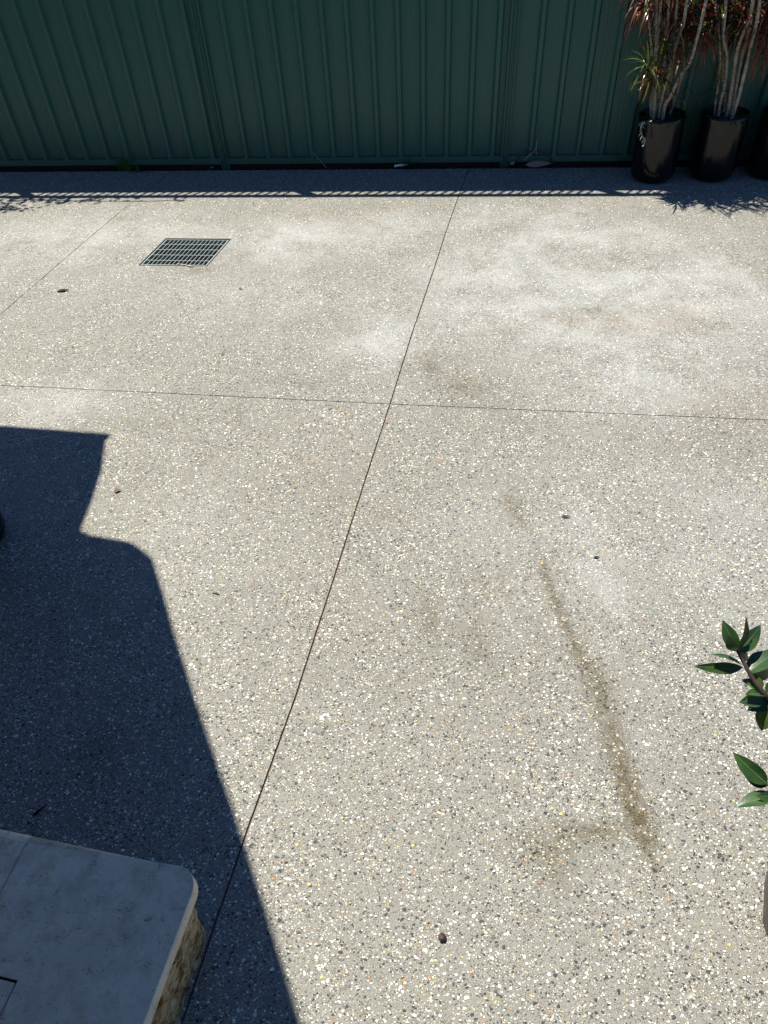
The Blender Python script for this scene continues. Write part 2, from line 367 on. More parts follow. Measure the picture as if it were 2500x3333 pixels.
TRAIL = [(at(*p), r, s) for p, r, s in (((1755, 1775), .012, .3), ((1765, 1835), .014, .75), ((1800, 1935), .018, .8), ((1845, 2040), .018, .65), ((1890, 2140), .026, .75), ((1940, 2210), .042, .7), ((1975, 2330), .038, .6), ((2010, 2450), .036, .85), ((2040, 2560), .032, .9), ((2085, 2680), .040, 1.0), ((2120, 2790), .026, .7), ((2125, 2830), .015, .4))]
def prep(sp): return [(at(x, y), rx, ry, s) for x, y, rx, ry, s in sp]
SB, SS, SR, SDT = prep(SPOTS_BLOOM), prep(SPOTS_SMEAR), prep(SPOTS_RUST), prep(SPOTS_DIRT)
def spots(p, L):
    t = 0
    for c, rx, ry, s in L:
        q = ((p.x - c.x) / rx) ** 2 + ((p.y - c.y) / ry) ** 2
        if q < 5: t += s * math.exp(-q * 1.1)
    return min(t, 1.0)
def trail(p):
    b = 0
    for i in range(len(TRAIL) - 1):
        a, ra, sa = TRAIL[i]; c, rc, s_c = TRAIL[i + 1]; d = c - a
        k = max(0, min(1, (p - a).dot(d) / d.length_squared)); q = (a + d * k - p).length / (ra + (rc - ra) * k)
        if q < 2.2: b = max(b, (sa + (s_c - sa) * k) * math.exp(-q * q * 0.8))
    return b

bm = bmesh.new()
rowsets = [(VF, L_far, A_far, UL), (VF, A_far, B_far, UM), (VF, B_far, R_far, UR), (VN, L_near, A_near, UL), (VN, A_near, B_near, UM), (VN, B_near, R_near, UR)]
for pi, (vs, Lc, Rc, us) in enumerate(rowsets):
    gl = 0.0026 if Lc in (A_far, A_near) else 0.0037
    gr = 0.0026 if Rc in (A_far, A_near) else 0.0037
    grid = []
    near = pi >= 3
    for j, v in enumerate(vs):
        a, b = poly_at(Lc, v), poly_at(Rc, v); d = (b - a).normalized(); row = []
        for i, u in enumerate(us):
            p = a.lerp(b, u)
            if i == 0: p = p + d * (gl + 0.0012 * mnoise.noise(p * 30))
            if i == len(us) - 1: p = p - d * (gr + 0.0012 * mnoise.noise(p * 30 + Vector((9, 0, 0))))
            # the cross joint
            if near and j == 0: p = p + Vector((0, -(0.0024 + 0.0014 * mnoise.noise(p * 25)), 0))
            if (not near) and j == len(vs) - 1: p = p + Vector((0, 0.0024 + 0.0014 * mnoise.noise(p * 25 + Vector((0, 5, 0))), 0))
            if (not near) and j == 0: p = p + FN * 0.006 * mnoise.noise(p * 7)
            row.append(bm.verts.new(p))
        grid.append(row)
    for j in range(len(vs) - 1):
        for i in range(len(us) - 1):
            bm.faces.new((grid[j][i], grid[j + 1][i], grid[j + 1][i + 1], grid[j][i + 1]))
    def skirt(chain):
        low = [bm.verts.new(v.co + Vector((0, 0, -0.028))) for v in chain]
        for k in range(len(chain) - 1): bm.faces.new((chain[k], chain[k + 1], low[k + 1], low[k]))
    skirt([r[0] for r in grid]); skirt([r[-1] for r in grid]); skirt(grid[0]); skirt(grid[-1])
cut_quad(bm, HOLE)
bm.normal_update()
me = bpy.data.meshes.new('driveway'); bm.to_mesh(me); bm.free()
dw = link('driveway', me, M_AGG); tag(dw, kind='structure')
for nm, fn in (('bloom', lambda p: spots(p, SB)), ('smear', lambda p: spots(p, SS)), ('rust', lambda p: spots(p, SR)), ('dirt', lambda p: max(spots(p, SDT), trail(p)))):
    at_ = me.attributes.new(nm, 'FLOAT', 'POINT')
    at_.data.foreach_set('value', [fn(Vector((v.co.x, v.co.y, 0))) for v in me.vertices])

M_JOINT = mat_plain('joint_sealant', (0.075, 0.042, 0.032), (0.15, 0.095, 0.07), 30, 0.9, 0.4)
bm = bmesh.new()
for line in (A_far + A_near[1:], B_far + B_near[1:], [L_near[0], A_near[0], B_near[0], R_near[0]]):
    prev = None
    for i, p in enumerate(line):
        d = (Vector(line[min(i + 1, len(line) - 1)]) - Vector(line[max(i - 1, 0)])).normalized(); s_ = Vector((-d.y, d.x, 0)) * 0.012
        zz = Vector((0, 0, -0.0065 if line[0] is not L_near[0] else -0.0085)); q = Vector((p.x, p.y, 0))
        row = (bm.verts.new(q - s_ + zz), bm.verts.new(q + s_ + zz))
        if prev: bm.faces.new((prev[0], row[0], row[1], prev[1]))
        prev = row
tag(obj('joint_filler', bm, M_JOINT), kind='structure')

# ------------------------------------------------------------------ drain
dr = empty('drain_grate', GR_O, 'rectangular galvanised steel drain grate set flush in the concrete, over a dark pit', 'drain grate')
bm = bmesh.new()
def gbar(bm, a0, b0, a1, b1, z0, z1):
    vs = [bm.verts.new(gpt(a, b, z)) for z in (z0, z1) for a, b in ((a0, b0), (a1, b0), (a1, b1), (a0, b1))]
    for q in ((3, 2, 1, 0), (4, 5, 6, 7), (0, 1, 5, 4), (1, 2, 6, 5), (2, 3, 7, 6), (3, 0, 4, 7)): bm.faces.new([vs[i] for i in q])
for s in (-1, 1):
    gbar(bm, min(s * .995, s * .968), -.995, max(s * .995, s * .968), .995, -0.05, 0.003)
    gbar(bm, -.966, min(s * .995, s * .965), .966, max(s * .995, s * .965), -0.05, 0.003)
keep(obj('rebate_frame', bm, M_RIM), dr)
bm = bmesh.new()
ZT = -0.001; ZB = -0.032
for s in (-1, 1):
    gbar(bm, min(s * .945, s * .920), -.93, max(s * .945, s * .920), .93, ZB, ZT)
    gbar(bm, -.918, min(s * .93, s * .905), .918, max(s * .93, s * .905), ZB, ZT)
keep(obj('grate_frame', bm, M_GALV), dr)
bm = bmesh.new()
for i in range(1, 15):
    a = -.918 + 1.836 * i / 15
    gbar(bm, a - .0068, -.903, a + .0068, .903, -0.014, ZT - .002)
for j in range(1, 5):
    b = -.903 + 1.806 * (j - 0.25) / 4.6
    gbar(bm, -.917, b - .010, .917, b + .010, -0.007, ZT)
keep(obj('grating', bm, M_GALV), dr)
bm = bmesh.new()
top = [bm.verts.new(gpt(a, b, -0.004)) for a, b in ((-1, -1), (1, -1), (1, 1), (-1, 1))]
bot = [bm.verts.new(gpt(a, b, -0.42)) for a, b in ((-1, -1), (1, -1), (1, 1), (-1, 1))]
for k in range(4): bm.faces.new((top[k], bot[k], bot[(k + 1) % 4], top[(k + 1) % 4]))
bm.faces.new(bot)
keep(sheet('pit', bm, M_PIT, smooth=False), dr)

# ------------------------------------------------------------------ fence
T_POSTS = [-1.205 + 2.395 * k for k in range(-3, 4)]
fen = empty('metal_fence', fpt(0, 0, 0), 'dark green ribbed steel fence across the far side of the concrete yard', 'fence')
Z0, Z1, ZTOP = 0.038, 1.73, 2.13
def rail(bm, t0, t1, z0, z1, d=0.036):
    frame_box(bm, fpt(t0, -d / 2, z0), FE * (t1 - t0), FN * d, Vector((0, 0, z1 - z0)), 0.003)
for k in range(len(T_POSTS) - 1):
    ta, tb = T_POSTS[k] + 0.032, T_POSTS[k + 1] - 0.032
    bm = bmesh.new()
    prof = [(ta, 0.0)]
    t = T_POSTS[k] + 0.205 + 0.006 * random.uniform(-1, 1)
    while t < tb - 0.06:
        prof += [(t - 0.030, 0.0), (t - 0.0275, 0.0012), (t - 0.0150, 0.031), (t - 0.0125, 0.033), (t + 0.0125, 0.033), (t + 0.0150, 0.031), (t + 0.0275, 0.0012), (t + 0.030, 0.0)]
        # two faint swages in the pan
        for q in (0.078, 0.112):
            if t + q + 0.01 < tb - 0.02: prof += [(t + q - 0.005, 0.0), (t + q, 0.0016), (t + q + 0.005, 0.0)]
        t += 0.19
    prof.append((tb, 0.0))
    zs = [Z0 + 0.004 + (Z1 - 0.01 - Z0) * i / 14 for i in range(15)]
    rows = []
    for z in zs:
        rows.append([bm.verts.new(fpt(tt, oo - 0.012 + 0.0022 * mnoise.noise(Vector((tt * 2.4, z * 2.0, k * 3.3))), z)) for tt, oo in prof])
    for j in range(len(zs) - 1):
        for i in range(len(prof) - 1): bm.faces.new((rows[j][i], rows[j][i + 1], rows[j + 1][i + 1], rows[j + 1][i]))
    o = keep(sheet('infill_panel', bm, M_FENCE, smooth=False), fen)
    bm = bmesh.new(); rail(bm, ta, tb, 0.036, 0.084, 0.046); keep(obj('bottom_rail', bm, M_FENCE), fen)
    bm = bmesh.new(); frame_box(bm, fpt(ta, -0.036, -0.03), FE * (tb - ta), FN * 0.012, Vector((0, 0, 0.085))); keep(obj('gap_blocker', bm, M_SOIL), fen)  # added dark board, blocks the sunlit strip showing under the fence
    bm = bmesh.new(); rail(bm, ta, tb, 1.695, 1.745, 0.044); keep(obj('middle_rail', bm, M_FENCE), fen)
    # lattice screen: leaning slats under a cap rail
    bm = bmesh.new()
    frame_box(bm, fpt(ta, -0.018, ZTOP - 0.08), FE * (tb - ta), FN * 0.036, Vector((0, 0, 0.08)), 0.004)
    t = ta + 0.11
    while t < tb - 0.12:
        frame_box(bm, fpt(t + 0.10, -0.009, 1.745), FE * 0.018, FN * 0.014, FE * -0.205 + Vector((0, 0, ZTOP - 0.08 - 1.745)))
        t += 0.075
    keep(obj('lattice_screen', bm, M_FENCE), fen)
for t in T_POSTS:
    bm = bmesh.new()
    # fluted H post
    pr = [(-0.034, -0.03), (-0.034, 0.018), (-0.030, 0.0225), (-0.019, 0.0225), (-0.016, 0.016), (-0.012, 0.016), (-0.009, 0.030), (-0.0025, 0.030), (-0.002, 0.020), (0.002, 0.020),
          (0.0025, 0.030), (0.009, 0.030), (0.012, 0.016), (0.016, 0.016), (0.019, 0.0225), (0.030, 0.0225), (0.034, 0.018), (0.034, -0.03)]
    lo = [bm.verts.new(fpt(t + a, b, -0.03)) for a, b in pr]; hi = [bm.verts.new(fpt(t + a, b, ZTOP - 0.01)) for a, b in pr]
    for i in range(len(pr)): bm.faces.new((lo[i], lo[(i + 1) % len(pr)], hi[(i + 1) % len(pr)], hi[i]))
    bm.faces.new(lo[::-1]); bm.faces.new(hi)
    keep(obj('post', bm, M_FENCE), fen)
# rust hole with a dribble on a rib
def blob(bm, c, ax, ay, rx, ry, n=14, jag=0.25, seed=0):
    rr = random.Random(seed); vs = []
    for i in range(n):
        a = 2 * math.pi * i / n; k = 1 + rr.uniform(-jag, jag)
        vs.append(bm.verts.new(c + ax * (rx * k * math.cos(a)) + ay * (ry * k * math.sin(a))))
    f = bm.faces.new(vs); r = bmesh.ops.extrude_face_region(bm, geom=[f])
    nn = ax.cross(ay).normalized()
    for v in r['geom']:
        if isinstance(v, bmesh.types.BMVert): v.co += nn * 0.0015
UZ = Vector((0, 0, 1))
bm = bmesh.new(); c = at_off(1905, 357, 0.0175)
blob(bm, c, FE, UZ, 0.014, 0.020, seed=3); blob(bm, c + Vector((0, 0, -0.055)) + FN * 0.0006, FE, UZ, 0.005, 0.048, seed=5)
r_ = keep(obj('rust_spot', bm, M_RUST), fen)
r_['label'] = 'rusty hole with a dribble on a fence rib'

# ------------------------------------------------------------------ stone landing at lower left
LZ = 0.33
cA = at(86, 2718, LZ); cB = at(560, 2797, LZ); cS = at(475, 3333, LZ); cS0 = at(590, 3020, LZ)
E2 = -(Vector((0.245, 0.970, 0)).normalized())          # along the side, away from the fence
E1 = Vector((E2.y, -E2.x, 0))                            # along the front edge, to the left
if E1.x > 0: E1 = -E1
side_p = at(555, 3100, LZ); front_p = at(340, 2765, LZ)
# corner = meeting of the side line and the front line
def meet(p, d, q, e):
    k = ((q.x - p.x) * e.y - (q.y - p.y) * e.x) / (d.x * e.y - d.y * e.x); return p + d * k
LC = meet(side_p, E2, front_p, E1); LC.z = 0
def lp(a, b, z=0.0): return LC + E1 * a + E2 * b + Vector((0, 0, z))
ld = empty('stone_landing', lp(0.3, 0.3), 'low stone landing with pale bullnose pavers and rough split sandstone side in the shade', 'landing')
def paver(name, pts, outer, z0=LZ - 0.052, z1=LZ, r=0.022):
    """flat stone from plan points; edges listed in outer get a rounded nose"""
    bm = bmesh.new(); n = len(pts)
    lo = [bm.verts.new(lp(a, b, z0)) for a, b in pts]; hi = [bm.verts.new(lp(a, b, z1)) for a, b in pts]
    sides = [bm.faces.new((lo[i], lo[(i + 1) % n], hi[(i + 1) % n], hi[i])) for i in range(n)]
    bm.faces.new(lo[::-1]); bm.faces.new(hi)
    bm.edges.ensure_lookup_table()
    big, small = [], []
    for i in range(n):
        et = bm.edges.get((hi[i], hi[(i + 1) % n])); eb = bm.edges.get((lo[i], lo[(i + 1) % n]))
        if i in outer: big += [et, eb]
        else: small.append(et)
    if big: bmesh.ops.bevel(bm, geom=big, offset=r, segments=6, affect='EDGES', profile=0.5)
    bmesh.ops.recalc_face_normals(bm, faces=bm.faces)
    o = keep(obj(name, bm, M_PAVER, smooth=False), ld)
    for p in o.data.polygons: p.use_smooth = abs(p.normal.z) < 0.999
    return o
R1 = 0.055
arc = [(R1 - R1 * math.cos(t), R1 - R1 * math.sin(t)) for t in [math.pi / 2 * i / 10 for i in range(11)]]  # from the side to the front
pts = [(0.0, 1.3)] + arc + [(0.485, 0.0), (0.485, 0.312), (0.334, 0.312), (0.334, 1.3)]
paver('corner_paver', pts, set(range(0, 12)))
paver('edge_paver', [(0.490, 0.0), (1.6, 0.0), (1.6, 0.312), (0.490, 0.312)], {0})
paver('inner_paver', [(0.340, 0.318), (1.6, 0.318), (1.6, 1.3), (0.340, 1.3)], set(), z1=LZ - 0.003)
# split rock face: one sheet round the corner
bm = bmesh.new()
R2 = 0.10; ins = 0.012
path = []
for i in range(240): path.append(Vector((ins, 1.3 - (1.3 - ins - R2) * i / 240, 0)))
for i in range(16):
    t = math.pi / 2 * i / 16; path.append(Vector((ins + R2 - R2 * math.cos(t), ins + R2 - R2 * math.sin(t), 0)))
for i in range(121): path.append(Vector((ins + R2 + (1.6 - ins - R2) * i / 120, ins, 0)))
rows = []
NZ = 44
for j in range(NZ + 1):
    z = -0.01 + (LZ - 0.046) * j / NZ; row = []
    for i, p in enumerate(path):
        a = path[max(i - 1, 0)]; b = path[min(i + 1, len(path) - 1)]; d = (b - a).normalized(); nn = Vector((-d.y, d.x, 0))
        s = i * 0.0055
        q = Vector((s * 7, z * 34, 1.7)); bulge = 0.022 * (1 - j / NZ)
        dsp = bulge * (0.8 + 0.4 * mnoise.noise(Vector((s * 3, z * 5, 8)))) + 0.008 * mnoise.noise(q) + 0.007 * mnoise.noise(Vector((s * 34, z * 60, 3))) + 0.005 * mnoise.noise(Vector((s * 80, z * 110, 6)))
        out = nn * dsp
        # outside of the loop lies towards smaller a and b
        if out.x * nn.x < 0: pass
        pl = p + nn * dsp
        row.append(bm.verts.new(lp(pl.x, pl.y, z)))
    rows.append(row)
for j in range(NZ):
    for i in range(len(path) - 1): bm.faces.new((rows[j][i], rows[j][i + 1], rows[j + 1][i + 1], rows[j + 1][i]))
keep(sheet('rock_face', bm, M_ROCK), ld)
bm = bmesh.new(); frame_box(bm, lp(0.05, 0.06, -0.02), E1 * 1.5, E2 * 1.2, Vector((0, 0, LZ - 0.06)))
keep(obj('core', bm, M_ROCK), ld)

# ------------------------------------------------------------------ pots and cane plants along the fence
def pot_mesh(r, h):
    bm = bmesh.new()
    prof = [(r * .60, 0.0), (r * .78, 0.006), (r * .90, 0.022), (r * .965, 0.05), (r * .985, 0.10), (r * 1.0, h * .5), (r * .99, h * .93), (r * 1.0, h * .97), (r * .99, h), (r * .94, h), (r * .93, h * .97), (r * .90, h * .86), (r * .90, h * .84)]
    lathe(bm, prof, 64); return bm
pot_me = None
def black_pot(loc, label, s=1.0, tilt=0.0):
    global pot_me
    root = empty('plant_pot', loc, label, 'plant pot', 'tall black glazed pots in the shade')
    if pot_me is None:
        b = obj('body', pot_mesh(0.172, 0.46), M_POT, root, True); pot_me = b.data
        bm = bmesh.new(); lathe(bm, [(0.01, .405), (0.154, .405), (0.154, .415), (0.10, .43), (0.04, .436)], 40)
        so = obj('potting_soil', bm, M_SOIL, root, True); pot_me = (b.data, so.data)
    else:
        link('body', pot_me[0], None, root); link('potting_soil', pot_me[1], None, root)
    root.rotation_euler = (0, tilt, 0)
    return root
P1 = V2(2.285, 5.745); P2 = V2(2.735, 5.70); P3 = V2(3.175, 5.665)
black_pot(P1, 'tall black pot leftmost in the fence row, dry vine over its rim', tilt=-0.05)
black_pot(P2, 'tall black glazed pot between two other pots, weeds growing round its rim', tilt=-0.03)
black_pot(P3, 'tall black pot cut off by the right edge of the photo', tilt=-0.02)
black_pot(V2(-1.835, 2.19), 'black rounded pot base peeking in at the left edge, deep in the shade')

def strap(bm, o, d, L, wd, droop, mi=0, n=6, side=None):
    """one narrow drooping leaf"""
    d = d.normalized(); s = d.cross(UZ)
    if s.length < 0.05: s = Vector((1, 0, 0))
    s.normalize()
    if side: s = (s + UZ * side).normalized()
    p = o.copy(); prev = None; dirn = d.copy()
    for i in range(n + 1):
        t = i / n; w_ = wd * (0.45 + 1.1 * t * (1 - t) * 2) * (1 - t ** 3) + 0.0004
        up = s.cross(dirn).normalized()
        a = bm.verts.new(p - s * w_ + up * w_ * 0.35); m = bm.verts.new(p); b = bm.verts.new(p + s * w_ + up * w_ * 0.35)
        if prev:
            for f in (bm.faces.new((prev[0], prev[1], m, a)), bm.faces.new((prev[1], prev[2], b, m))): f.material_index = mi; f.smooth = True
        prev = (a, m, b); p = p + dirn * (L / n); dirn = (dirn + Vector((0, 0, -droop / n))).normalized()
def tuft(bm, c, axis, count, L, rr, dry=0.15, red=0.3, spread=0.10, hang=0.0):
    axis = axis.normalized()
    a = axis.cross(Vector((0.2, 0.9, 0.1))).normalized(); b = axis.cross(a)
    for i in range(count):
        ph = i * 2.39996 + rr.uniform(-.3, .3); el = rr.uniform(-0.45, 1.25) - hang
        d = (a * math.cos(ph) + b * math.sin(ph)) * math.cos(el) + axis * math.sin(el)
        q = rr.random(); mi = 2 if (q < dry or (el < -0.5 and q < dry + .4)) else (1 if q < dry + red else 0)
        o = c + axis * rr.uniform(-spread, spread)
        strap(bm, o, d, L * rr.uniform(.65, 1.1), rr.uniform(.0055, .0085), rr.uniform(.5, 1.6) + (1.2 if mi == 2 else 0), mi, 6, rr.uniform(-.5, .5))
def cane_plant(loc, label, canes, tufts, seed):
    rr = random.Random(seed)
    root = empty('cane_plant', loc, label, 'potted plant', 'cane plants in the black pots')
    for ps, r in canes:
        bm = bmesh.new(); sp = smooth_path(ps, 7)
        rd = [r * (1.1 - 0.35 * i / len(sp)) * (1 + 0.10 * math.sin(i * 2.1)) for i in range(len(sp))]
        tube(bm, sp, rd, 8); keep(obj('cane', bm, M_CANE, smooth=True), root)
    bm = bmesh.new()
    for c, ax, cnt, L, dry, red, hang in tufts: tuft(bm, c, ax, cnt, L, rr, dry, red, 0.09, hang)
    keep(sheet('foliage', bm, [M_LGREEN, M_LRED, M_LDRY]), root)
    return root
def K(off, *pp): return [at_off(x, y, off - (0.165, 0.15, 0.11, 0.06, 0.02, 0, 0, 0)[i]) for i, (x, y) in enumerate(pp)]
def into(pot, pts, k):       # root a cane in the pot's soil
    b = pts[0]; p = Vector((pot.x + (b.x - pot.x) * k, pot.y + (b.y - pot.y) * k, 0.40)); return [p] + pts
c1 = [(into(P1, K(.46, (2131, 330), (2136, 150), (2137, 0), (2140, -160), (2135, -300)), .8), .0105),
      (into(P1, K(.42, (2124, 330), (2130, 230), (2142, 110), (2152, 0), (2165, -120)), .8), .011),
      (into(P1, K(.40, (2146, 330), (2158, 240), (2170, 130), (2176, 40), (2178, -90), (2170, -220)), .8), .010),
      (into(P1, K(.45, (2152, 335), (2166, 280), (2200, 150), (2224, 80), (2237, 0), (2262, -90), (2280, -200)), .8), .012),
      (into(P1, K(.48, (2166, 340), (2182, 315), (2215, 245), (2244, 205), (2262, 150), (2285, 60), (2310, -60), (2320, -200)), .8), .012),
      (into(P1, K(.36, (2162, 340), (2172, 300), (2188, 230), (2192, 160), (2200, 60), (2210, -60)), .8), .010),
      (into(P1, K(.34, (2190, 340), (2203, 300), (2216, 262), (2238, 200), (2245, 130)), .8), .009),
      (into(P1, K(.30, (2140, 330), (2152, 260), (2160, 170), (2166, 80), (2160, -40), (2150, -150)), .8), .0095),
      (into(P1, K(.38, (2118, 340), (2122, 300), (2125, 220), (2118, 130), (2108, 30), (2100, -60)), .8), .008)]
def TF(px, py, off, ax, cnt, L, dry=.15, red=.3, hang=0.0): return (at_off(px, py, off - (0.05 if py > 180 else 0.13)), Vector(ax), cnt, L, dry, red, hang)
t1 = [TF(2128, 225, .52, (-.7, -.4, .3), 46, .23, .06, .08, .1), TF(2134, 258, .54, (-.8, -.5, 0), 30, .21, .12, .25, .1), TF(2160, 170, .42, (.1, -.3, .9), 36, .21, .15, .2), TF(2195, 215, .5, (.3, -.4, .7), 26, .18, .2, .2),
      TF(2105, -20, .42, (0, -.1, 1), 44, .26, .45, .5, .7), TF(2145, -40, .46, (0, -.1, 1), 34, .30, .3, .6, .6), TF(2190, 10, .40, (.1, -.1, 1), 40, .28, .3, .45, .5), TF(2240, 30, .46, (.2, -.1, 1), 40, .27, .2, .4, .3),
      TF(2258, 140, .48, (.3, -.2, .8), 30, .20, .3, .3, .2), TF(2225, 110, .40, (.2, -.1, 1), 40, .23, .2, .3, .2), TF(2175, 90, .34, (0, 0, 1), 45, .24, .3, .4, .3), TF(2210, 300, .36, (.6, .1, .3), 16, .18, .1, .2, 0),
      TF(2140, -200, .44, (0, 0, 1), 26, .30, .1, .4), TF(2280, -190, .46, (.1, 0, 1), 26, .30, .1, .4), TF(2210, -330, .42, (0, 0, 1), 26, .30, .05, .3)]
cane_plant(P1 + Vector((0, 0, .41)), 'many-caned plant with a sunlit spiky tuft low on its left, in the leftmost pot', c1, t1, 11)
c2 = [(into(P2, K(.42, (2346, 330), (2362, 260), (2366, 180), (2355, 120), (2362, 30), (2366, -80), (2370, -200)), .8), .0105),
      (into(P2, K(.44, (2374, 340), (2386, 255), (2402, 155), (2436, 68), (2452, 0), (2470, -120), (2480, -240)), .8), .013),
      (into(P2, K(.48, (2400, 330), (2413, 280), (2440, 170), (2465, 60), (2476, -20), (2490, -150)), .8), .0125),
      (into(P2, K(.40, (2386, 335), (2398, 270), (2416, 180), (2434, 115), (2447, 50), (2450, -60)), .8), .011),
      (into(P2, K(.38, (2330, 330), (2336, 290), (2345, 200), (2340, 110), (2330, 10)), .8), .008),
      (into(P2, K(.32, (2360, 330), (2354, 240), (2358, 140), (2380, 50), (2395, -60)), .8), .010)]
t2 = [TF(2290, 105, .46, (-.1, -.2, .9), 40, .24, .4, .45, .5), TF(2330, 60, .42, (0, -.1, 1), 60, .27, .2, .4, .3), TF(2370, 20, .36, (0, 0, 1), 40, .28, .2, .4, .3), TF(2420, 30, .40, (0, -.1, 1), 40, .27, .3, .5, .4), TF(2480, 60, .46, (.1, -.1, 1), 60, .27, .4, .5, .6), TF(2495, 130, .42, (.2, -.1, .9), 34, .24, .6, .35, .6),
      TF(2335, 290, .40, (-.1, 0, 1), 14, .16, 0, .0), TF(2300, 20, .36, (0, 0, 1), 44, .28, .2, .3, .2), TF(2380, -200, .44, (0, 0, 1), 26, .30, .05, .3), TF(2480, -240, .44, (0, 0, 1), 26, .30, .05, .3), TF(2400, 90, .30, (0, 0, 1), 50, .26, .3, .3, .4)]
cane_plant(P2 + Vector((0, 0, .41)), 'cane plant with bare pale stems leaning to the right, in the middle fence pot', c2, t2, 12)
c3 = [(into(P3, K(.40, (2530, 330), (2545, 220), (2560, 60), (2570, -120)), .8), .012), (into(P3, K(.44, (2560, 330), (2590, 200), (2620, 40), (2640, -140)), .8), .012), (into(P3, K(.36, (2510, 330), (2515, 220), (2520, 80), (2512, -90)), .8), .010)]
t3 = [TF(2520, 40, .40, (0, 0, 1), 60, .28, .3, .5, .4), TF(2570, -60, .44, (0, 0, 1), 60, .30, .2, .4, .2), TF(2540, -160, .44, (0, 0, 1), 60, .30, .1, .4), TF(2640, -150, .44, (0, 0, 1), 60, .30, .1, .4), TF(2600, 80, .40, (0, 0, 1), 50, .26, .3, .5, .4), TF(2560, -280, .42, (0, 0, 1), 60, .3, .05, .3), TF(2530, 160, .34, (0, 0, 1), 40, .22, .3, .3, .3)]
cane_plant(P3 + Vector((0, 0, .41)), 'cane plant with drooping red-brown leaves entering from the right edge', c3, t3, 13)
# dry vine over the first pot's rim
bm = bmesh.new(); rr = random.Random(4)
vp = smooth_path([at_off(2098, 396, .475), at_off(2088, 402, .475), at_off(2086, 425, .475), at_off(2092, 445, .475), at_off(2100, 455, .475), at_off(2097, 474, .475)], 5)
tube(bm, vp, .0035, 5)
for p in vp[::2]:
    for _ in range(2): strap(bm, p, Vector((rr.uniform(-1, 1), rr.uniform(-1, .2), rr.uniform(-1, .3))), rr.uniform(.02, .045), .005, 1.5, 0, 3)
tag(sheet('dry_vine', bm, M_STRAW), 'dry straw-coloured vine hanging over the front of the leftmost fence pot', 'vine')
def rim_weeds(pot, seed, n=60):
    rr = random.Random(seed); bm = bmesh.new()
    tube(bm, [Vector((pot.x + .13 * math.cos(q * .16), pot.y + .13 * math.sin(q * .16), .428)) for q in range(40)], .004, 5)
    for _ in range(n):
        a = rr.uniform(0, 6.28); r = rr.uniform(.126, .134); o = Vector((pot.x + r * math.cos(a), pot.y + r * math.sin(a), .425))
        strap(bm, o, Vector((math.cos(a) * .6, math.sin(a) * .6, rr.uniform(.2, 1))), rr.uniform(.03, .09), rr.uniform(.006, .012), 1.6, 0, 3)
    return bm
tag(sheet('weed_clump', rim_weeds(P2, 5, 90), M_LAUREL), 'small leafy weeds round the rim of the middle fence pot', 'weeds')
tag(sheet('weed_clump', rim_weeds(P1, 6, 75), M_LAUREL), 'dark weedy sprigs round the rim of the leftmost fence pot', 'weeds')

# ------------------------------------------------------------------ laurel shrub in a pot close on the right
pc = at(2712, 2925, 0.27)
sp_root = empty('round_pot', V2(pc.x, pc.y), 'dark brown rounded pot half cut off by the right edge, beneath the laurel', 'plant pot')
bm = bmesh.new()
lathe(bm, [(.07, 0), (.08, .004), (.105, .09), (.135, .19), (.153, .29), (.157, .34), (.150, .37), (.158, .385), (.160, .405), (.150, .41), (.140, .40), (.138, .37)], 56, V2(pc.x, pc.y)); keep(obj('body', bm, M_POTB, smooth=True), sp_root)
bm = bmesh.new(); lathe(bm, [(.01, .36), (.136, .36), (.136, .368), (.02, .38)], 30, V2(pc.x, pc.y)); keep(obj('potting_soil', bm, M_SOIL, smooth=True), sp_root)
lau = empty('laurel_shrub', Vector((pc.x, pc.y, .38)), 'laurel shrub with dark green pointed leaves reaching in from the right edge', 'shrub')
def broad(bm, base, tip, wd, up, fold=.25, bend=.15, n=8, rib=False, mi=0):
    """pointed oval leaf from base to tip"""
    ax = tip - base; L = ax.length; d = ax / L; s = d.cross(up).normalized(); u = s.cross(d).normalized(); prev = None
    for i in range(n + 1):
        t = i / n; w_ = wd * 0.84 * (math.sin(math.pi * t ** 0.85)) ** 0.85 * (1 - 0.28 * t) * (1 + 0.10 * mnoise.noise((base + ax * t) * 60)) if 0 < t < 1 else 0.0003
        p = base + ax * t + u * (bend * L * (t * (1 - t)) * 1.6)
        row = [bm.verts.new(p + s * (w_ * k) + u * (abs(k) ** 1.3 * w_ * fold)) for k in (-1, -.5, 0, .5, 1)]
        if prev:
            for k in range(4):
                f = bm.faces.new((prev[k], prev[k + 1], row[k + 1], row[k])); f.smooth = True; f.material_index = mi
        if rib:
            rw = 0.0007 * (1.2 - t)
            rr_ = [bm.verts.new(p + s * (rw * k) + u * h) for k, h in ((-1, 0.00035), (0, 0.0007), (1, 0.00035))]
            if prev:
                for k in range(2):
                    f = bm.faces.new((prr[k], prr[k + 1], rr_[k + 1], rr_[k])); f.material_index = 1
            prr = rr_
        prev = row
bm = bmesh.new(); bs = []
def LF(b, t, wd, zb, zt, up, **k): broad(bm, at(*b, zb), at(*t, zt), wd, Vector(up), n=12, rib=True, **k)
ZB_ = 1.20
